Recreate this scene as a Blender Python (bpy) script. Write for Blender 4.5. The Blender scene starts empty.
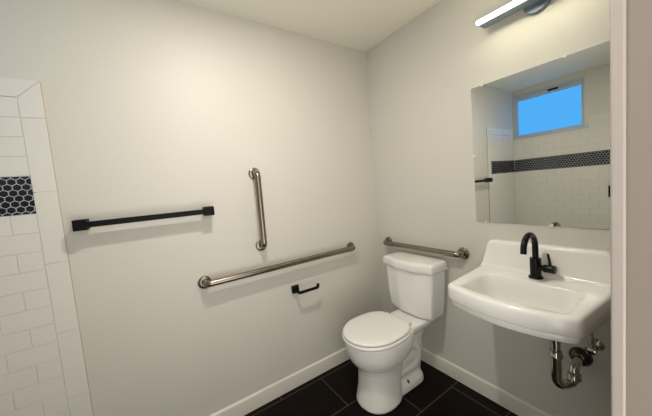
import bpy, bmesh, math, random
from mathutils import Vector, Matrix
random.seed(4)
scn = bpy.context.scene
COL = scn.collection
PI = math.pi

# ------------------------------------------------------------------ room numbers (metres)
H = 2.427          # ceiling
XR = 1.542         # right wall, room face
YS = -2.664        # shower end wall
YT = -1.930        # where the shower tile starts on the left wall
DOOR0, DOOR1, DOORH = -0.79, -1.76, 2.05

# ------------------------------------------------------------------ materials
def mat(name, rgb, rough=0.5, metal=0.0, coat=0.0, bump=0.0, bscale=200.0, var=0.0, spec=0.5):
    m = bpy.data.materials.new(name); m.use_nodes = True
    nt = m.node_tree; b = nt.nodes['Principled BSDF']
    b.inputs['Base Color'].default_value = (*rgb, 1)
    b.inputs['Roughness'].default_value = rough
    b.inputs['Metallic'].default_value = metal
    b.inputs['Coat Weight'].default_value = coat
    b.inputs['Coat Roughness'].default_value = 0.06
    b.inputs['Specular IOR Level'].default_value = spec
    tc = nt.nodes.new('ShaderNodeTexCoord')
    if var > 0:
        n = nt.nodes.new('ShaderNodeTexNoise'); n.inputs['Scale'].default_value = 3.0
        n.inputs['Detail'].default_value = 4
        r = nt.nodes.new('ShaderNodeMapRange')
        r.inputs['To Min'].default_value = 1 - var; r.inputs['To Max'].default_value = 1 + var
        mx = nt.nodes.new('ShaderNodeMix'); mx.data_type = 'RGBA'; mx.blend_type = 'MULTIPLY'
        mx.inputs[0].default_value = 1.0
        mx.inputs[6].default_value = (*rgb, 1)
        nt.links.new(tc.outputs['Object'], n.inputs['Vector'])
        nt.links.new(n.outputs['Fac'], r.inputs['Value'])
        nt.links.new(r.outputs['Result'], mx.inputs[7])
        nt.links.new(mx.outputs[2], b.inputs['Base Color'])
    if bump > 0:
        n2 = nt.nodes.new('ShaderNodeTexNoise'); n2.inputs['Scale'].default_value = bscale
        n2.inputs['Detail'].default_value = 2
        bp = nt.nodes.new('ShaderNodeBump'); bp.inputs['Strength'].default_value = bump
        bp.inputs['Distance'].default_value = 0.002
        nt.links.new(tc.outputs['Object'], n2.inputs['Vector'])
        nt.links.new(n2.outputs['Fac'], bp.inputs['Height'])
        nt.links.new(bp.outputs['Normal'], b.inputs['Normal'])
    return m

def emis(name, rgb, strength):
    m = bpy.data.materials.new(name); m.use_nodes = True
    nt = m.node_tree
    for n in list(nt.nodes): nt.nodes.remove(n)
    e = nt.nodes.new('ShaderNodeEmission'); o = nt.nodes.new('ShaderNodeOutputMaterial')
    e.inputs['Color'].default_value = (*rgb, 1); e.inputs['Strength'].default_value = strength
    nt.links.new(e.outputs[0], o.inputs[0])
    return m

M_WALL = mat('wall_paint', (0.655, 0.638, 0.583), 0.5, bump=0.22, bscale=140, var=0.02)
M_CEIL = mat('ceiling_paint', (0.86, 0.84, 0.73), 0.6, bump=0.22, bscale=140, var=0.02)
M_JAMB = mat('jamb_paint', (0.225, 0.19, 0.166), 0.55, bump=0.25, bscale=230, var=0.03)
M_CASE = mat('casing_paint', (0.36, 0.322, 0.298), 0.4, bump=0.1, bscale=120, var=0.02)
M_BASE = mat('baseboard_paint', (0.74, 0.715, 0.655), 0.3, coat=0.3, var=0.01)
M_CERAMIC = mat('white_china', (0.87, 0.86, 0.83), 0.22, coat=0.25, var=0.008)
M_SEAT = mat('seat_plastic', (0.87, 0.855, 0.825), 0.22, coat=0.2, var=0.008)
M_STEEL = mat('brushed_steel', (0.27, 0.235, 0.195), 0.27, metal=1.0, bump=0.05, bscale=400, var=0.03)
M_CHROME = mat('chrome', (0.60, 0.575, 0.53), 0.09, metal=1.0, var=0.03)
M_BLACK = mat('matte_black_metal', (0.004, 0.004, 0.005), 0.45, var=0.05, spec=0.15)
M_BRONZE = mat('black_tap_finish', (0.005, 0.0048, 0.0045), 0.25, var=0.05, spec=0.25)
M_TILE = mat('white_glazed_tile', (0.76, 0.745, 0.70), 0.16, coat=0.2, var=0.02)
M_GROUT = mat('pale_grout', (0.60, 0.59, 0.565), 0.9, bump=0.2, bscale=500, var=0.02)
M_GROUT_W = mat('white_grout', (0.50, 0.52, 0.55), 0.9, bump=0.2, bscale=500, var=0.02)
M_HEX = mat('navy_black_hex_glaze', (0.010, 0.012, 0.020), 0.2, coat=0.3, var=0.1)
M_EDGE = mat('tan_tile_edge', (0.50, 0.43, 0.34), 0.8, var=0.05)
M_VINYL = mat('window_vinyl', (0.48, 0.57, 0.66), 0.4, var=0.02)
M_HOUS = mat('satin_lamp_housing', (0.20, 0.255, 0.31), 0.35, metal=0.0, var=0.02)
M_TUBE = emis('lit_diffuser', (1.0, 0.93, 0.64), 32.0)
M_PANE = emis('frosted_daylight_pane', (0.085, 0.43, 1.0), 1.45)
M_CLIP = mat('clear_clip_plastic', (0.80, 0.79, 0.76), 0.25, coat=0.3, var=0.01)
M_DARK = mat('dark_hollow', (0.06, 0.055, 0.05), 0.7, var=0.05)
M_FLANGE_REFL = mat('chrome_flange_dark_reflection', (0.10, 0.09, 0.08), 0.12, metal=1.0, var=0.1)  # plain chrome flange, the dark floor's reflection put into its base colour

M_MIRROR = mat('mirror_silver', (0.71, 0.715, 0.675), 0.0, metal=1.0)
M_MIRROR.node_tree.nodes['Principled BSDF'].inputs['Roughness'].default_value = 0.0

# dark 12x24 floor tile: rows run along world Y, half-tile stagger
def floor_mat():
    m = bpy.data.materials.new('dark_floor_tile'); m.use_nodes = True
    nt = m.node_tree; b = nt.nodes['Principled BSDF']; L = nt.links.new
    g = nt.nodes.new('ShaderNodeNewGeometry')
    s = nt.nodes.new('ShaderNodeSeparateXYZ'); c = nt.nodes.new('ShaderNodeCombineXYZ')
    ax = nt.nodes.new('ShaderNodeMath'); ax.inputs[1].default_value = 0.0915 + 0.617 * 20
    ay = nt.nodes.new('ShaderNodeMath'); ay.inputs[1].default_value = -0.05 + 0.3115 * 9
    L(g.outputs['Position'], s.inputs[0])
    L(s.outputs['Y'], ax.inputs[0]); L(s.outputs['X'], ay.inputs[0])
    L(ax.outputs[0], c.inputs['X']); L(ay.outputs[0], c.inputs['Y'])
    br = nt.nodes.new('ShaderNodeTexBrick')
    br.offset = 0.5; br.offset_frequency = 2; br.squash = 1.0
    br.inputs['Scale'].default_value = 1.0
    br.inputs['Brick Width'].default_value = 0.617; br.inputs['Row Height'].default_value = 0.3115
    br.inputs['Mortar Size'].default_value = 0.0021; br.inputs['Mortar Smooth'].default_value = 0.1
    br.inputs['Color1'].default_value = (0.0055, 0.0032, 0.0024, 1)
    br.inputs['Color2'].default_value = (0.0070, 0.0042, 0.0030, 1)
    br.inputs['Mortar'].default_value = (0.11, 0.095, 0.08, 1)
    L(c.outputs[0], br.inputs['Vector'])
    n = nt.nodes.new('ShaderNodeTexNoise'); n.inputs['Scale'].default_value = 14; n.inputs['Detail'].default_value = 6
    L(g.outputs['Position'], n.inputs['Vector'])
    mr = nt.nodes.new('ShaderNodeMapRange'); mr.inputs['To Min'].default_value = 0.75; mr.inputs['To Max'].default_value = 1.3
    L(n.outputs['Fac'], mr.inputs['Value'])
    mx = nt.nodes.new('ShaderNodeMix'); mx.data_type = 'RGBA'; mx.blend_type = 'MULTIPLY'; mx.inputs[0].default_value = 1
    L(br.outputs['Color'], mx.inputs[6]); L(mr.outputs['Result'], mx.inputs[7])
    L(mx.outputs[2], b.inputs['Base Color'])
    b.inputs['Roughness'].default_value = 0.3
    b.inputs['Specular IOR Level'].default_value = 0.08
    bp = nt.nodes.new('ShaderNodeBump'); bp.inputs['Strength'].default_value = 0.5; bp.inputs['Distance'].default_value = 0.001
    bp.invert = True
    L(br.outputs['Fac'], bp.inputs['Height']); L(bp.outputs['Normal'], b.inputs['Normal'])
    return m
M_FLOOR = floor_mat()

# ------------------------------------------------------------------ helpers
def obj(name, bm, m, parent=None, smooth=False, bevel=0.0, seg=2, angle=40, recalc=True):
    if recalc: bmesh.ops.recalc_face_normals(bm, faces=bm.faces[:])
    me = bpy.data.meshes.new(name); bm.to_mesh(me); bm.free()
    mats = m if isinstance(m, (list, tuple)) else [m]
    for q in mats: me.materials.append(q)
    if smooth:
        for p in me.polygons: p.use_smooth = True
    o = bpy.data.objects.new(name, me); COL.objects.link(o)
    if parent: o.parent = parent
    if bevel > 0:
        md = o.modifiers.new('bevel', 'BEVEL'); md.width = bevel; md.segments = seg
        md.limit_method = 'ANGLE'; md.angle_limit = math.radians(30)
        md.harden_normals = False
    if smooth:
        try: me.set_sharp_from_angle(angle=math.radians(angle))
        except Exception: pass
    return o

def thing(name, label, cat, loc=(0, 0, 0), group=None):
    o = bpy.data.objects.new(name, None); COL.objects.link(o)
    o.location = loc; o.empty_display_size = 0.05
    o['label'] = label; o['category'] = cat
    if group: o['group'] = group
    return o

def struct(o, label=None):
    o['kind'] = 'structure'
    if label: o['label'] = label
    return o

def box(bm, a, b, mi=0):
    x0, y0, z0 = a; x1, y1, z1 = b
    v = [bm.verts.new(p) for p in ((x0,y0,z0),(x1,y0,z0),(x1,y1,z0),(x0,y1,z0),(x0,y0,z1),(x1,y0,z1),(x1,y1,z1),(x0,y1,z1))]
    for f in ((0,3,2,1),(4,5,6,7),(0,1,5,4),(1,2,6,5),(2,3,7,6),(3,0,4,7)):
        bm.faces.new([v[i] for i in f]).material_index = mi
    return v

def loft(bm, rings, cap0=True, cap1=True, closed=True):
    vs = [[bm.verts.new(p) for p in r] for r in rings]
    n = len(vs[0])
    for a, b in zip(vs[:-1], vs[1:]):
        for i in range(n if closed else n - 1):
            j = (i + 1) % n
            bm.faces.new((a[i], a[j], b[j], b[i]))
    if cap0: bm.faces.new(vs[0][::-1])
    if cap1: bm.faces.new(vs[-1])
    return vs

def round_path(pts, rad, seg=8):
    pts = [Vector(p) for p in pts]; out = [pts[0]]
    for i in range(1, len(pts) - 1):
        p = pts[i]; a = (pts[i-1] - p); b = (pts[i+1] - p)
        r = rad if not isinstance(rad, (list, tuple)) else rad[i-1]
        an, bn = a.normalized(), b.normalized()
        ang = an.angle(bn)
        if ang > math.radians(176): out.append(p); continue
        d = min(r / math.tan(ang / 2), a.length * 0.499, b.length * 0.499)
        rr = d * math.tan(ang / 2)
        c = p + (an + bn).normalized() * (rr / math.sin(ang / 2))
        s, e = p + an * d - c, p + bn * d - c
        tot = s.angle(e)
        for k in range(seg + 1):
            t = k / seg
            v = (s * math.sin((1 - t) * tot) + e * math.sin(t * tot)) / math.sin(tot)
            out.append(c + v)
    out.append(pts[-1]); return out

def tube(bm, path, r, n=16, caps=True, prof=None):
    """sweep a circle (or a profile list of 2D points) along a path"""
    path = [Vector(p) for p in path]; N = len(path); rings = []
    t0 = (path[1] - path[0]).normalized()
    up = Vector((0, 0, 1)) if abs(t0.z) < 0.9 else Vector((0, 1, 0))
    x = t0.cross(up).normalized(); y = x.cross(t0).normalized(); prev = t0
    for i, p in enumerate(path):
        t = ((path[min(i+1, N-1)] - path[max(i-1, 0)])).normalized()
        q = prev.rotation_difference(t); x = q @ x; y = q @ y; prev = t
        rr = r[i] if isinstance(r, (list, tuple)) else r
        if prof: rings.append([p + x * u + y * v for u, v in prof])
        else: rings.append([p + x * (rr * math.cos(2*PI*k/n)) + y * (rr * math.sin(2*PI*k/n)) for k in range(n)])
    loft(bm, rings, caps, caps)

def lathe(bm, prof, axis='z', at=(0, 0, 0), n=28, direction=None):
    """prof = [(radius, along)], revolved about an axis through `at`"""
    at = Vector(at)
    if direction is None:
        direction = {'x': Vector((1,0,0)), 'y': Vector((0,1,0)), 'z': Vector((0,0,1))}[axis]
    d = Vector(direction).normalized()
    u = d.orthogonal().normalized(); w = d.cross(u)
    rings = [[at + d * h + (u * math.cos(2*PI*k/n) + w * math.sin(2*PI*k/n)) * max(r, 1e-4) for k in range(n)] for r, h in prof]
    loft(bm, rings)

def rounded_poly(verts, radii, seg=7):
    P = [Vector((a, b, 0)) for a, b in verts]; n = len(P); out = []
    for i in range(n):
        p = P[i]; a = P[i-1] - p; b = P[(i+1) % n] - p; r = radii[i]
        an, bn = a.normalized(), b.normalized(); ang = an.angle(bn)
        if r < 1e-5 or ang > math.radians(178): out.append((p.x, p.y)); continue
        d = min(r / math.tan(ang/2), a.length*0.49, b.length*0.49); rr = d*math.tan(ang/2)
        c = p + (an+bn).normalized()*(rr/math.sin(ang/2)); s = p+an*d-c; e = p+bn*d-c; tot = s.angle(e)
        for k in range(seg+1):
            t = k/seg; v = c+(s*math.sin((1-t)*tot)+e*math.sin(t*tot))/math.sin(tot); out.append((v.x, v.y))
    return out

def cast_ring(poly, c, n):
    """sample a star-shaped outline at n equal angles about c"""
    out = []
    m = len(poly)
    for k in range(n):
        a = 2*PI*k/n; dx, dy = math.cos(a), math.sin(a); best = None
        for i in range(m):
            x1, y1 = poly[i][0]-c[0], poly[i][1]-c[1]; x2, y2 = poly[(i+1)%m][0]-c[0], poly[(i+1)%m][1]-c[1]
            ex, ey = x2-x1, y2-y1; den = dx*ey - dy*ex
            if abs(den) < 1e-12: continue
            t = (x1*ey - y1*ex)/den; s = (x1*dy - y1*dx)/den
            if t > 0 and -1e-9 <= s <= 1+1e-9 and (best is None or t > best): best = t
        best = best or 0
        out.append((c[0]+dx*best, c[1]+dy*best))
    return out

# ------------------------------------------------------------------ room shell
bm = bmesh.new(); box(bm, (-0.1, YS-0.1, -0.1), (1.67, 0.1, 0.0)); struct(obj('floor', bm, M_FLOOR))
bm = bmesh.new(); box(bm, (-0.1, YS-0.1, H), (1.67, 0.1, H+0.1)); struct(obj('ceiling', bm, M_CEIL))
bm = bmesh.new(); box(bm, (-0.1, YS-0.1, 0), (0, 0.1, H)); WL = struct(obj('wall_left', bm, M_WALL))
bm = bmesh.new(); box(bm, (0, 0, 0), (1.67, 0.1, H)); WB = struct(obj('wall_back', bm, M_WALL))
# right wall with the doorway the photograph is taken from
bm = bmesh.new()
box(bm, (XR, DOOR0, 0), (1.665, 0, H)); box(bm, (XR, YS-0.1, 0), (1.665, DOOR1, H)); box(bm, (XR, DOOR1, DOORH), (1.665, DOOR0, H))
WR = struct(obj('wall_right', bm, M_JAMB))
# shower end wall with the window opening
WX0, WX1, WZ0, WZ1 = 0.010, 0.722, 1.808, 2.372
bm = bmesh.new()
box(bm, (0, YS-0.1, 0), (XR, YS, WZ0)); box(bm, (0, YS-0.1, WZ1), (XR, YS, H))
box(bm, (0, YS-0.1, WZ0), (WX0, YS, WZ1)); box(bm, (WX1, YS-0.1, WZ0), (XR, YS, WZ1))
WF = struct(obj('wall_front', bm, M_WALL))

# baseboards: flat board with a rounded top
def baseboard(name, a, b, nrm):
    a, b, nrm = Vector(a), Vector(b), Vector(nrm); h, t = 0.0966, 0.014
    prof = [(0, 0), (t, 0), (t, h-0.012), (t-0.0015, h-0.005), (t-0.005, h-0.001), (t-0.009, h), (0, h)]
    bm = bmesh.new()
    rings = [[p + nrm*u + Vector((0, 0, v)) for u, v in prof] for p in (a, b)]
    loft(bm, rings)
    return struct(obj(name, bm, M_BASE, smooth=True, angle=35))
baseboard('baseboard_left', (0, YT, 0), (0, 0, 0), (1, 0, 0))
baseboard('baseboard_back', (0.014, 0, 0), (XR-0.014, 0, 0), (0, -1, 0))
baseboard('baseboard_right', (XR, DOOR0+0.062, 0), (XR, 0, 0), (-1, 0, 0))

# door casing on the room side of the doorway
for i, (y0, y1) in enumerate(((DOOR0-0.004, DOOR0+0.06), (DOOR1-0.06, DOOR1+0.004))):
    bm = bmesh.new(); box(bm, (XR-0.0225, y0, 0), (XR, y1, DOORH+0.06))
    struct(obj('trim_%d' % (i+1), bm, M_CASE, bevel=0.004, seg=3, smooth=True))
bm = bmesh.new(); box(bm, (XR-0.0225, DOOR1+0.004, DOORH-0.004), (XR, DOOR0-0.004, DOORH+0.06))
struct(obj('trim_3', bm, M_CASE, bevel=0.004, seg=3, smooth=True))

# ------------------------------------------------------------------ shower tile
RP, TL, GAP, TH = 0.0815, 0.157, 0.0021, 0.008
Z_TOP, Z_IN = 1.920, 1.843
B0, B1 = 1.353, 1.516
def frustum(bm, poly, mapf, h0, h1, inset):
    """a tile: polygon outline in wall coordinates, slightly inset face"""
    cx = sum(p[0] for p in poly)/len(poly); cy = sum(p[1] for p in poly)/len(poly)
    def shrink(p):
        dx, dy = p[0]-cx, p[1]-cy
        return (p[0]-math.copysign(min(inset, abs(dx)), dx), p[1]-math.copysign(min(inset, abs(dy)), dy))
    loft(bm, [[mapf(a, b, h0) for a, b in poly], [mapf(a, b, h1-inset*0.6) for a, b in poly], [mapf(*shrink(p), h1) for p in poly]], cap0=False)
def tile_field(bm, mapf, rects, a0, z_ref, phase=0):
    for (x0, z0, x1, z1) in rects:
        k0 = math.floor((z0 - z_ref)/RP + 1e-4); k1 = math.ceil((z1 - z_ref)/RP - 1e-4)
        for k in range(k0, k1):
            lo, hi = max(z0, z_ref+k*RP), min(z1, z_ref+(k+1)*RP)
            if hi - lo < 0.006: continue
            off = (TL/2 if (k + phase) % 2 else 0)
            j = math.floor((x0 - a0 - off)/TL)
            while a0+off+j*TL < x1:
                l, r = max(x0, a0+off+j*TL), min(x1, a0+off+(j+1)*TL); j += 1
                if r - l < 0.006: continue
                g = GAP/2
                frustum(bm, [(l+g, lo+g), (r-g, lo+g), (r-g, hi-g), (l+g, hi-g)], mapf, 0.002, TH, 0.0016)
def hex_band(bm, mapf, x0, x1):
    w, rp = 0.0270, (B1-B0)/7.0
    t = bmesh.new(); R = (w-0.0031)/math.sqrt(3)
    for k in range(-1, 9):
        zc = B0 + k*rp; j = -1
        while x0 + j*w < x1 + w:
            xc = x0 + j*w + (w/2 if k % 2 else 0); j += 1
            vs = [t.verts.new((xc+R*math.sin(PI/3*q), zc+R*math.cos(PI/3*q), 0)) for q in range(6)]
            t.faces.new(vs)
    for co, no in (((x0+.002,0,0),(-1,0,0)), ((x1-.002,0,0),(1,0,0)), ((0,B0+.002,0),(0,-1,0)), ((0,B1-.002,0),(0,1,0))):
        bmesh.ops.bisect_plane(t, geom=t.verts[:]+t.edges[:]+t.faces[:], plane_co=co, plane_no=no, clear_outer=True)
    for f in t.faces:
        poly = [(v.co.x, v.co.y) for v in f.verts]
        loft(bm, [[mapf(a, b, 0.002) for a, b in poly], [mapf(a, b, TH-0.0008) for a, b in poly]], cap0=False)
    t.free()
def slab(bm, mapf, rects, h):
    for (x0, z0, x1, z1) in rects:
        loft(bm, [[mapf(a, b, 0.0) for a, b in ((x0,z0),(x1,z0),(x1,z1),(x0,z1))], [mapf(a, b, h) for a, b in ((x0,z0),(x1,z0),(x1,z1),(x0,z1))]])

mapL = lambda a, z, h: Vector((h, a, z))
mapF = lambda a, z, h: Vector((a, YS+h, z))
mapR = lambda a, z, h: Vector((XR-h, a, z))
def dress(parent, mapf, rects, band, a0, phase):
    bm = bmesh.new(); slab(bm, mapf, rects, 0.0055); obj('grout_bed', bm, M_GROUT, parent)
    bm = bmesh.new(); tile_field(bm, mapf, rects, a0, B1, phase); obj('subway_tile_field', bm, M_TILE, parent, smooth=True, angle=25)
    g = bmesh.new(); slab(g, mapf, [(band[0], B0, band[1], B1)], 0.0062); gb = obj('hex_tile_band', g, M_GROUT_W, parent)
    bm = bmesh.new(); hex_band(bm, mapf, *band); obj('hex_tiles', bm, M_HEX, gb)
YI = YT - 0.0755                # inner edge of the vertical trim tiles
dress(WL, mapL, [(YS+0.008, 0, YI, B0), (YS+0.008, B1, YI, Z_IN)], (YS+0.008, YI+0.012), YI, 0)
dress(WF, mapF, [(0, 0, XR, B0), (0, B1, XR, WZ0-0.004), (0.756, WZ0-0.004, XR, Z_TOP)], (0.008, XR-0.008), 0.05, 0)
dress(WR, mapR, [(YS+0.008, 0, YT, B0), (YS+0.008, B1, YT, Z_IN)], (YS+0.008, YT), YT, 0)
# stacked trim tiles down the edge, mitred into the top row
bm = bmesh.new()
g = GAP/2
zs = [1.760 - 0.315*k for k in range(0, 7)]
frustum(bm, [(YI+g, 1.760+g), (YT, 1.760+g), (YT, Z_TOP-0.004), (YI+g, Z_IN-0.002)], mapL, 0.0, TH+0.001, 0.0016)
for a, b in zip(zs[:-1], zs[1:]):
    frustum(bm, [(YI+g, max(b, 0)+g), (YT, max(b, 0)+g), (YT, a-g), (YI+g, a-g)], mapL, 0.0, TH+0.001, 0.0016)
ycur = YT
first = True
while ycur > YS+0.03:
    y2 = max(ycur-0.315, YS+0.01)
    if first: frustum(bm, [(y2+g, Z_IN+g), (YI-g*0.5, Z_IN+g), (YT-0.002, Z_TOP), (y2+g, Z_TOP)], mapL, 0.0, TH+0.001, 0.0016)
    else: frustum(bm, [(y2+g, Z_IN+g), (ycur-g, Z_IN+g), (ycur-g, Z_TOP), (y2+g, Z_TOP)], mapL, 0.0, TH+0.001, 0.0016)
    first = False; ycur = y2
obj('trim_tiles', bm, M_TILE, WL, smooth=True, angle=25)
bm = bmesh.new()
box(bm, (0, YT, 0), (TH-0.001, YT+0.0022, Z_TOP-0.004)); box(bm, (0, YI-0.004, 0), (0.006, YT, Z_TOP-0.006), 1)
obj('tile_edge', bm, [M_EDGE, M_GROUT], WL)

# ------------------------------------------------------------------ window over the shower
W = bpy.data.objects.new('window_1', None); COL.objects.link(W); W.location = (0, 0, 0); W['kind'] = 'structure'
def frame_bm(x0, x1, z0, z1, l, r, b, t, y0, y1):
    bm = bmesh.new()
    box(bm, (x0, y0, z0), (x0+l, y1, z1)); box(bm, (x1-r, y0, z0), (x1, y1, z1))
    box(bm, (x0+l, y0, z0), (x1-r, y1, z0+b)); box(bm, (x0+l, y0, z1-t), (x1-r, y1, z1)); return bm
obj('window_frame', frame_bm(WX0, WX1, WZ0, WZ1, 0.026, 0.014, 0.018, 0.030, YS-0.085, YS+0.004), M_VINYL, W, bevel=0.003, smooth=True)
obj('window_sash', frame_bm(WX0+0.026, WX1-0.014, WZ0+0.018, WZ1-0.030, 0.016, 0.016, 0.016, 0.050, YS-0.075, YS-0.012), M_VINYL, W, bevel=0.003, smooth=True)
bm = bmesh.new(); box(bm, (WX0+0.038, YS-0.060, WZ0+0.030), (WX1-0.026, YS-0.050, WZ1-0.072)); obj('window_pane', bm, M_PANE, W)
bm = bmesh.new(); box(bm, (WX0-0.006, YS, WZ0-0.022), (WX1+0.03, YS+0.016, WZ0+0.004)); obj('window_sill', bm, M_VINYL, W, bevel=0.003, smooth=True)
bm = bmesh.new(); box(bm, (0.385, YS-0.014, 2.316), (0.485, YS+0.002, 2.334)); box(bm, (0.41, YS+0.0, 2.320), (0.45, YS+0.008, 2.330))
obj('window_latch', bm, M_BLACK, W, bevel=0.002, smooth=True)

# ------------------------------------------------------------------ toilet
TX = 0.434
T = thing('toilet', 'white two-piece toilet with closed round seat and bowed tank, in the corner', 'toilet', (TX, -0.30, 0))
def P(o):          # put a world-built mesh under its thing
    o.matrix_parent_inverse = o.parent.matrix_basis.inverted() if False else Matrix.Translation(-Vector(o.parent.location)); return o
def egg(z, yf, yb, hw, pf=2.0, pb=2.6, n=56, ym=None, cx=TX):
    """horizontal section: front tip yf, back yb, half width hw, widest at ym"""
    ym = (yf*0.5 + yb*0.5) if ym is None else ym; out = []
    for k in range(n):
        a = 2*PI*k/n; c, s = math.cos(a), math.sin(a)
        p = pf if s < 0 else pb
        x = math.copysign(abs(c)**(2/p), c)*hw; yy = math.copysign(abs(s)**(2/p), s)
        y = ym + yy*((yb-ym) if s >= 0 else (ym-yf)); out.append(Vector((cx+x, y, z)))
    return out
bm = bmesh.new()
# bowl and front pedestal
S = [(0.000,-.655,-.36,.128),(0.012,-.657,-.36,.130),(0.05,-.648,-.36,.123),(0.11,-.636,-.35,.113),(0.17,-.632,-.33,.108),(0.215,-.634,-.31,.110),
     (0.250,-.648,-.29,.124),(0.276,-.672,-.27,.148),(0.305,-.690,-.25,.165),(0.340,-.702,-.24,.175),(0.380,-.709,-.235,.180),(0.411,-.711,-.235,.182),(0.422,-.707,-.24,.178)]
loft(bm, [egg(z, yf, yb, hw, 2.0 if z > .2 else 2.2, 2.4, ym=(-.50 if z > .22 else -.52)) for z, yf, yb, hw in S])
# trapway bulge
S2 = [(0.0,-.46,-.13,.055),(0.06,-.46,-.125,.060),(0.12,-.46,-.12,.070),(0.2,-.45,-.11,.080),(0.27,-.45,-.10,.075),(0.34,-.45,-.07,.085),(0.38,-.45,-.055,.11),(0.405,-.45,-.05,.12)]
loft(bm, [egg(z, yf, yb, hw, 3, 3.2) for z, yf, yb, hw in S2])
# side loops of the trapway and the foot flange
for s in (-1, 1):
    tube(bm, round_path([(TX+s*.040,-.47,.27),(TX+s*.052,-.34,.305),(TX+s*.056,-.20,.26),(TX+s*.054,-.20,.135),(TX+s*.036,-.42,.115)], .07), .036, 14)
S3 = [(0.0,-.50,-.135,.098),(0.012,-.50,-.133,.100),(0.040,-.50,-.14,.096),(0.058,-.50,-.16,.082),(0.075,-.48,-.19,.06)]
loft(bm, [egg(z, yf, yb, hw, 5, 2.6, ym=-.24) for z, yf, yb, hw in S3])
# deck the tank stands on
S4 = [(0.357,-.33,-.06,.095),(0.382,-.34,-.04,.115),(0.410,-.34,-.03,.125),(0.425,-.335,-.035,.12)]
loft(bm, [egg(z, yf, yb, hw, 4, 4) for z, yf, yb, hw in S4])
bowl = obj('bowl', bm, M_CERAMIC, T, smooth=True, angle=180); P(bowl)
md = bowl.modifiers.new('remesh', 'REMESH'); md.mode = 'VOXEL'; md.voxel_size = 0.0055; md.use_smooth_shade = True
md = bowl.modifiers.new('smooth', 'SMOOTH'); md.factor = 0.5; md.iterations = 10
# dark bolt shapes in place of the open bolt holes in the foot
for s in (-1, 1):
    bm = bmesh.new(); lathe(bm, [(0.012,0),(0.011,0.006),(0.008,0.010),(0.007,0.016),(0.0,0.018)], 'z', (TX+s*.078, -.322, .048), 14)
    P(obj('dark_bolt_hole', bm, M_DARK, T, smooth=True))
# seat ring and lid
def seat_poly(z, grow=0.0):
    return egg(z+.020, -.720-grow, -.296+grow, .184+grow, 2.05, 3.0, ym=-.51)
bm = bmesh.new()
loft(bm, [seat_poly(.404,-.010), seat_poly(.406,-.002), seat_poly(.411,.001), seat_poly(.420,.001), seat_poly(.424,-.003), seat_poly(.425,-.010)])
P(obj('seat', bm, M_SEAT, T, smooth=True, angle=60))
bm = bmesh.new()
loft(bm, [seat_poly(.4285,-.012), seat_poly(.4295,-.006), seat_poly(.434,-.003), seat_poly(.441,-.004), seat_poly(.446,-.009), seat_poly(.449,-.022), seat_poly(.4515,-.06), seat_poly(.4525,-.11)])
lid = P(obj('seat_lid', bm, M_SEAT, T, smooth=True, angle=60))
bm = bmesh.new()
for s in (-1, 1):
    if s > 0: bm = bmesh.new()
    tube(bm, [(TX+s*.05, -.290, .441), (TX+s*.10, -.290, .441)], .011, 14)
    P(obj('seat_hinge', bm, M_SEAT, T, smooth=True))
# tank: tapered, bowed front
def tank_ring(z, hw, yf, bow, yb=-.025, r=.050, n=64, flat=.36):
    pts = [(TX-hw, yb), (TX-hw, yf)]
    m = 18
    for k in range(1, m):
        u = -1 + 2*k/m
        q = min(1.0, max(0.0, (.90-abs(u))/.62))
        pts.append((TX+u*hw, yf - bow*(3*q*q - 2*q**3)))
    pts += [(TX+hw, yf), (TX+hw, yb)]
    rad = [.012, r] + [0]*(m-1) + [r, .012]
    poly = rounded_poly(pts, rad, 6)
    return [Vector((x, y, z)) for x, y in cast_ring(poly, (TX, (yb+yf)/2), n)]
TZ = [(.424,.125,-.125,.012),(.430,.155,-.152,.014),(.442,.168,-.163,.016),(.465,.174,-.168,.018),(.55,.183,-.173,.020),(.65,.191,-.177,.022),(.735,.197,-.180,.024),(.757,.197,-.180,.024)]
bm = bmesh.new(); loft(bm, [tank_ring(z, h, yf, b, n=96) for z, h, yf, b in TZ])
P(obj('tank', bm, M_CERAMIC, T, smooth=True, angle=50))
LZ = [(.7575,.200,-.182,.028),(.761,.207,-.188,.032),(.770,.210,-.191,.033),(.802,.210,-.191,.033),(.813,.207,-.188,.032),(.819,.199,-.180,.030),(.8215,.183,-.164,.027)]
bm = bmesh.new(); loft(bm, [tank_ring(z, h, yf, b, yb=-.018+max(0,z-.802)*-.3, n=96) for z, h, yf, b in LZ])
P(obj('tank_lid', bm, M_CERAMIC, T, smooth=True, angle=50))

# ------------------------------------------------------------------ wall-hung sink
SX, SZ = 1.149, 0.850
SK = thing('wall_mounted_sink', 'white china wall-hung sink with tall backsplash under the mirror', 'sink', (SX, 0, SZ))
N = 144; CC = (SX, -0.25)
def sink_outline(d=0.0, yb=0.0, front=0.0):
    """plan outline shrunk by d; bowed front"""
    hb, hf = .276-d, .243-d; pts = [(SX-hb, yb), (SX-hf, -.447+d)]
    for k in range(1, 12):
        u = -1+2*k/12; pts.append((SX+u*hf, -.449+d-front-.052*(1-u*u)))
    pts += [(SX+hf, -.447+d), (SX+hb, yb)]
    return rounded_poly(pts, [.004, .026]+[0]*11+[.026, .004], 8)
def bowl_outline(s=1.0, r=.05, dy=0.0):
    """basin opening: wide, bowed front, straight back"""
    cy = -.285+dy; hw, f, b = .198*s, .158*s, .118*s; pts = [(SX-hw*.985, cy+b), (SX-hw, cy-f*.80)]
    for k in range(1, 10):
        u = -1+2*k/10; pts.append((SX+u*hw, cy-f*(.82+.18*(1-u*u))))
    pts += [(SX+hw, cy-f*.80), (SX+hw*.985, cy+b)]
    return rounded_poly(pts, [r*1.0, r]+[0]*9+[r, r*1.0], 8)
def ring(poly, z): return [Vector((x, y, z)) for x, y in cast_ring(poly, CC, N)]
bm = bmesh.new()
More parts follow.
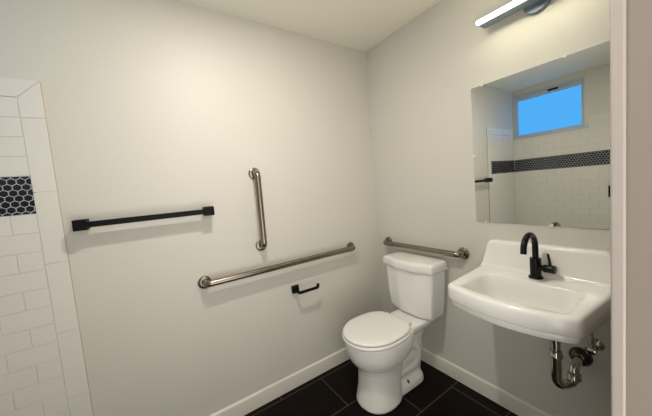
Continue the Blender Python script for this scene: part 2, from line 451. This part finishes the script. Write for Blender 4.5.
rings = [ring(sink_outline(.19, -.02), SZ-.176), ring(sink_outline(.15, -.01), SZ-.168), ring(sink_outline(.11), SZ-.142), ring(sink_outline(.06), SZ-.118), ring(sink_outline(.032), SZ-.108), ring(sink_outline(.018), SZ-.102),
         ring(sink_outline(.012), SZ-.098), ring(sink_outline(.010), SZ-.076), ring(sink_outline(.012), SZ-.071), ring(sink_outline(.003), SZ-.068), ring(sink_outline(.0), SZ-.063),
         ring(sink_outline(0), SZ-.016), ring(sink_outline(.001), SZ-.008), ring(sink_outline(.005), SZ-.002), ring(sink_outline(.010), SZ),
         ring(sink_outline(.018), SZ+.0005),
         ring(bowl_outline(1.06), SZ-.003), ring(bowl_outline(1.03), SZ-.004), ring(bowl_outline(1.0), SZ-.007), ring(bowl_outline(.975), SZ-.013), ring(bowl_outline(.95), SZ-.024), ring(bowl_outline(.90, .06), SZ-.050),
         ring(bowl_outline(.84, .06, .01), SZ-.085), ring(bowl_outline(.76, .06, .015), SZ-.115), ring(bowl_outline(.62, .06, .02), SZ-.135), ring(bowl_outline(.40, .05, .03), SZ-.144), ring(bowl_outline(.12, .02, .04), SZ-.147)]
loft(bm, rings)
P(obj('basin', bm, M_CERAMIC, SK, smooth=True, angle=60))
# backsplash: leans in, rounded top
bm = bmesh.new()
def bs_ring(x, hz):
    return [Vector((x, y, z)) for y, z in ((0, SZ-.03), (-.072, SZ-.03), (-.070, SZ+.000), (-.056, SZ+.006), (-.050, SZ+.016), (-.038, SZ+hz-.020), (-.035, SZ+hz-.008), (-.029, SZ+hz-.002), (-.020, SZ+hz), (0, SZ+hz))]
hb = .272
rr = [bs_ring(SX-hb-.0005+.0, .10), bs_ring(SX-hb+.003, .135)]
xs = [(-hb, .100), (-hb+.002, .122), (-hb+.006, .133), (-hb+.012, .139), (-hb+.022, .142), (hb-.022, .142), (hb-.012, .139), (hb-.006, .133), (hb-.002, .122), (hb, .100)]
lean = lambda x, z: x * (1 - .10*max(0, z-SZ)/.14)     # narrower at the top
rings = []
for x, hz in xs:
    rings.append([Vector((SX+lean(x, p.z), p.y, p.z)) for p in bs_ring(0, hz)])
loft(bm, rings)
P(obj('backsplash', bm, M_CERAMIC, SK, smooth=True, angle=45))
bm = bmesh.new(); lathe(bm, [(.0,0),(.021,0),(.022,.002),(.019,.004),(.012,.003),(0,.003)], 'z', (SX, -.243, SZ-.1475), 24)
P(obj('drain', bm, M_CHROME, SK, smooth=True))
bm = bmesh.new()
bm.free()
for sx in (SX-.20, SX+.20):
    bm = bmesh.new(); box(bm, (sx-.012, -.10, SZ-.150), (sx+.012, 0, SZ-.100))
    P(obj('wall_bracket', bm, M_DARK, SK, bevel=.004, smooth=True))
bm = bmesh.new(); lathe(bm, [(.0,0),(.0085,.0),(.0085,.0025),(.006,.0035),(.0,.002)], at=(SX, -.1735, SZ-.045), direction=(0, -1, .22), n=18)
P(obj('overflow_ring', bm, M_CHROME, SK, smooth=True))

# ------------------------------------------------------------------ tap
FX, FY = 1.152, -0.105
F = thing('faucet', 'black gooseneck single-lever faucet on the white sink deck', 'faucet', (FX, FY, SZ))
bm = bmesh.new(); lathe(bm, [(.029,0),(.030,.003),(.028,.007),(.0225,.009),(.0225,.092),(.0215,.096),(.013,.098)], 'z', (FX, FY, SZ), 28)
P(obj('tap_body', bm, M_BRONZE, F, smooth=True, angle=50))
bm = bmesh.new()
pts = [(FX, FY, SZ+.09), (FX, FY, SZ+.152)]
R0 = .065
for k in range(1, 15):
    a = PI*1.02*k/14; pts.append((FX, FY-R0+R0*math.cos(a), SZ+.152+R0*math.sin(a)))
pts.append((FX, pts[-1][1]-.001, SZ+.141))
tube(bm, pts, .0125, 18)
P(obj('spout', bm, M_BRONZE, F, smooth=True, angle=50))
bm = bmesh.new(); lathe(bm, [(.0135,.015),(.0135,.030),(.0175,.032),(.0185,.036),(.0185,.072),(.017,.076),(0,.077)], 'x', (FX, FY, SZ+.052), 24)
hd = P(obj('handle_hub', bm, M_BRONZE, F, smooth=True, angle=50))
bm = bmesh.new(); tube(bm, [(FX+.056, FY, SZ+.062), (FX+.053, FY+.002, SZ+.090), (FX+.047, FY+.004, SZ+.122)], [.0055,.0050,.0045], 12)
P(obj('lever', bm, M_BRONZE, F, smooth=True, angle=50))

# ------------------------------------------------------------------ drain trap and stop valve under the sink
PX, PY = 1.252, -0.205
D = thing('drain_trap', 'chrome P-trap drain pipe hanging below the sink', 'drain pipe', (PX, PY, 0.45))
AX, AY = 1.288, -0.112
bm = bmesh.new(); tube(bm, [(PX, PY, .720), (PX, PY, .50)], .0165, 20); P(obj('tailpiece', bm, M_CHROME, D, smooth=True, angle=50))
bm = bmesh.new(); tube(bm, round_path([(PX, PY, .58), (PX, PY, .405), (AX, AY, .405), (AX, AY, .455)], .052, 10), .0190, 20); P(obj('trap_bend', bm, M_CHROME, D, smooth=True, angle=50))
bm = bmesh.new(); lathe(bm, [(.017,0),(.0245,.001),(.0255,.006),(.0225,.012),(.022,.026),(.017,.028)], 'z', (PX, PY, .547), 24); P(obj('slip_nut', bm, M_CHROME, D, smooth=True, angle=40))
bm = bmesh.new(); lathe(bm, [(.018,0),(.0265,.001),(.0275,.006),(.025,.012),(.024,.022),(.017,.024)], 'z', (AX, AY, .420), 24); P(obj('slip_nut', bm, M_CHROME, D, smooth=True, angle=40))
bm = bmesh.new(); tube(bm, round_path([(AX, AY, .43), (AX, AY, .470), (AX-.003, -.004, .475)], .030, 8), .0175, 20); P(obj('trap_arm', bm, M_CHROME, D, smooth=True, angle=50))
bm = bmesh.new(); lathe(bm, [(.024,0.0),(.043,.002),(.042,.010),(.037,.020),(.027,.030),(.019,.034)], at=(AX-.003, 0, .475), direction=(0, -1, 0), n=30); P(obj('wall_flange', bm, M_FLANGE_REFL, D, smooth=True, angle=50))
V = thing('shutoff_valve', 'small chrome water shutoff valve on the wall beside the trap', 'valve', (1.337, 0, .556))
bm = bmesh.new(); lathe(bm, [(.016,0),(.029,.001),(.027,.007),(.014,.014),(.009,.015)], at=(1.337, 0, .556), direction=(0, -1, 0), n=26); P(obj('wall_flange', bm, M_CHROME, V, smooth=True, angle=50))
bm = bmesh.new(); tube(bm, [(1.337, -.01, .556), (1.337, -.066, .556)], [.009, .012], 16); tube(bm, [(1.337, -.05, .556), (1.335, -.052, .596)], .009, 14); P(obj('valve_body', bm, M_CHROME, V, smooth=True, angle=50))
bm = bmesh.new()
loft(bm, [[Vector((1.333+a*math.cos(2*PI*k/24)*1.0, y, .556+a*.72*math.sin(2*PI*k/24))) for k in range(24)] for a, y in ((.010,-.062),(.021,-.066),(.023,-.074),(.020,-.081),(.008,-.084))])
P(obj('oval_handle', bm, M_CHROME, V, smooth=True, angle=50))
bm = bmesh.new(); tube(bm, round_path([(1.335,-.052,.59),(1.335,-.054,.64),(1.30,-.08,.67),(1.29,-.09,.70)], .03), .0055, 10); P(obj('supply_tube', bm, M_CHROME, V, smooth=True))

# ------------------------------------------------------------------ grab bars
def grab_bar(label, p0, p1, nrm, off=.057, r=.0188):
    p0, p1, nrm = Vector(p0), Vector(p1), Vector(nrm)
    t = thing('grab_bar', label, 'grab bar', (p0+p1)/2, 'stainless grab bars on the walls')
    bm = bmesh.new(); tube(bm, round_path([p0+nrm*.001, p0+nrm*off, p1+nrm*off, p1+nrm*.001], .036, 10), r, 20)
    P(obj('bar', bm, M_STEEL, t, smooth=True, angle=60))
    for q in (p0, p1):
        bm = bmesh.new(); lathe(bm, [(.02,0),(.0365,.0005),(.0372,.003),(.0357,.008),(.033,.0105),(.019,.012)], at=q, direction=nrm, n=30)
        P(obj('flange', bm, M_STEEL, t, smooth=True, angle=40))
grab_bar('long horizontal brushed-steel grab bar on the wall left of the toilet', (0, -1.383, .881), (0, -.314, .881), (1, 0, 0))
grab_bar('short vertical brushed-steel grab bar, the only upright one', (0, -1.028, 1.486), (0, -1.030, 1.030), (1, 0, 0))
grab_bar('horizontal brushed-steel grab bar on the wall behind the toilet tank', (.119, 0, .881), (.743, 0, .881), (0, -1, 0))

# ------------------------------------------------------------------ towel bar and paper holder
TB = thing('towel_bar', 'long matte black square towel bar on the left wall by the tile', 'towel bar', (0, -1.59, 1.286))
bm = bmesh.new(); box(bm, (.044, -1.86, 1.272), (.068, -1.32, 1.299)); P(obj('bar', bm, M_BLACK, TB, bevel=.0015, smooth=True))
for y in (-1.863, -1.325):
    bm = bmesh.new(); box(bm, (0, y-.0245, 1.262), (.074, y+.0245, 1.3105))
    P(obj('post', bm, M_BLACK, TB, bevel=.002, smooth=True))
TP = thing('toilet_paper_holder', 'small black hook-shaped toilet paper holder below the long grab bar', 'toilet paper holder', (0, -.83, .685))
bm = bmesh.new(); box(bm, (0, -.851, .660), (.026, -.803, .709)); P(obj('wall_plate', bm, M_BLACK, TP, bevel=.002, smooth=True))
bm = bmesh.new()
prof = [(-.007,-.008),(.007,-.008),(.007,.008),(-.007,.008)]
tube(bm, round_path([(.02, -.827, .676), (.078, -.827, .676), (.078, -.684, .676), (.078, -.681, .702)], [.012, .008], 4), .01, prof=prof)
P(obj('arm', bm, M_BLACK, TP, bevel=.0012, smooth=True))

# ------------------------------------------------------------------ mirror with clips
MX0, MX1, MZ0, MZ1 = .832, 1.386, 1.087, 1.850
MR = thing('wall_mirror', 'frameless rectangular wall mirror above the sink reflecting a blue window', 'mirror', ((MX0+MX1)/2, 0, (MZ0+MZ1)/2))
bm = bmesh.new(); box(bm, (MX0, -.006, MZ0), (MX1, -.0015, MZ1)); P(obj('mirror_glass', bm, M_MIRROR, MR))
bm = bmesh.new(); box(bm, (MX0-.001, -.0052, MZ0-.001), (MX1+.001, -.0008, MZ1+.001)); P(obj('glass_edge', bm, M_CLIP, MR))
for x, z in ((.893, MZ1), (1.246, MZ1), (.886, MZ0), (1.186, MZ0)):
    bm = bmesh.new(); s = 1 if z == MZ1 else -1
    box(bm, (x-.007, -.0095, z-.007 if s > 0 else z-.005), (x+.007, -.0002, z+.005 if s > 0 else z+.007))
    P(obj('mirror_clip', bm, M_CLIP, MR, bevel=.002, smooth=True))
bm = bmesh.new(); box(bm, (MX0-.006, -.0095, 1.457), (MX0+.009, -.0002, 1.475)); P(obj('mirror_clip', bm, M_CLIP, MR, bevel=.002, smooth=True))

# ------------------------------------------------------------------ vanity light
VL = thing('vanity_light', 'lit linear tube wall light above the mirror', 'wall light', (SX, 0, 2.115))
bm = bmesh.new(); lathe(bm, [(.03,0),(.052,.001),(.054,.004),(.053,.016),(.049,.021),(.02,.022)], at=(SX, -.001, 2.136), direction=(0, -1, 0), n=36)
P(obj('wall_canopy', bm, M_HOUS, VL, smooth=True, angle=40))
bm = bmesh.new(); box(bm, (SX-.222, -.094, 2.119), (SX+.222, -.034, 2.152)); box(bm, (SX-.03, -.04, 2.119), (SX+.03, -.025, 2.137))
P(obj('housing', bm, M_HOUS, VL, bevel=.006, seg=4, smooth=True))
bm = bmesh.new()
L0, L1, rT = SX-.214, SX+.214, .0095
tube(bm, [(L0-.010,-.104,2.131),(L0-.007,-.104,2.131),(L0,-.104,2.131),(L1,-.104,2.131),(L1+.007,-.104,2.131),(L1+.010,-.104,2.131)], [.004,.010,rT,rT,.010,.004], 18)
P(obj('light_tube', bm, M_TUBE, VL, smooth=True))

# ------------------------------------------------------------------ shower control on the end wall
SV = thing('shower_valve', 'black shower control on the tiled end wall, at the mirror edge', 'shower valve', (.955, YS, 1.06))
bm = bmesh.new(); box(bm, (.912, YS+.006, .995), (1.03, YS+.016, 1.120)); P(obj('wall_plate', bm, M_BLACK, SV, bevel=.004, smooth=True))
bm = bmesh.new(); lathe(bm, [(.026,0),(.026,.04),(.022,.045),(0,.046)], at=(.97, YS+.014, 1.06), direction=(0, 1, 0), n=24); tube(bm, [(.97, YS+.05, 1.06), (.97, YS+.056, .99)], .007, 10)
P(obj('handle', bm, M_BLACK, SV, smooth=True, angle=50))

# ------------------------------------------------------------------ light
def lamp(name, kind, loc, energy, color, **kw):
    l = bpy.data.lights.new(name, kind); l.energy = energy; l.color = color
    for k, v in kw.items(): setattr(l, k, v)
    o = bpy.data.objects.new(name, l); COL.objects.link(o); o.location = loc; return o
lamp('ceiling_lamp', 'AREA', (.86, -1.20, H-.012), 15, (1.0, .94, .84), shape='DISK', size=.09)
lamp('added_hall_fill', 'POINT', (2.5, -1.9, 2.2), 12, (1.0, .90, .80), shadow_soft_size=.15)  # unseen fill light added beyond the doorway to brighten the jamb
w = bpy.data.worlds.new('World'); scn.world = w; w.use_nodes = True
bg = w.node_tree.nodes['Background']; bg.inputs['Color'].default_value = (1.0, .95, .87, 1)
# unseen fill added through the doorway, stronger from below to brighten the ceiling
wtc = w.node_tree.nodes.new('ShaderNodeTexCoord'); wsp = w.node_tree.nodes.new('ShaderNodeSeparateXYZ')
wmr = w.node_tree.nodes.new('ShaderNodeMapRange')
wmr.inputs['From Min'].default_value = -.5; wmr.inputs['From Max'].default_value = .3
wmr.inputs['To Min'].default_value = 3.6; wmr.inputs['To Max'].default_value = 1.55
w.node_tree.links.new(wtc.outputs['Generated'], wsp.inputs[0]); w.node_tree.links.new(wsp.outputs['Z'], wmr.inputs['Value'])
w.node_tree.links.new(wmr.outputs['Result'], bg.inputs['Strength'])

# ------------------------------------------------------------------ camera (solved from the photograph)
yaw, pitch, roll = -0.98746333, -0.07602795, -0.08406645
f = Vector((math.sin(yaw)*math.cos(pitch), math.cos(yaw)*math.cos(pitch), math.sin(pitch)))
r0 = f.cross(Vector((0, 0, 1))).normalized(); u0 = r0.cross(f)
r = r0*math.cos(roll) + u0*math.sin(roll); u = u0*math.cos(roll) - r0*math.sin(roll)
cam = bpy.data.cameras.new('camera'); co = bpy.data.objects.new('camera', cam); COL.objects.link(co)
cam.sensor_fit = 'HORIZONTAL'; cam.sensor_width = 36; cam.lens = 36*268.87/652; cam.clip_start = .01
mw = Matrix((( r.x, u.x, -f.x), (r.y, u.y, -f.y), (r.z, u.z, -f.z))).to_4x4()
mw.translation = (1.66026, -1.60561, 1.36190)
co.matrix_world = mw
scn.camera = co

scn.view_settings.view_transform = 'Standard'
scn.view_settings.look = 'None'
scn.view_settings.exposure = -0.06
scn.view_settings.gamma = 1.0
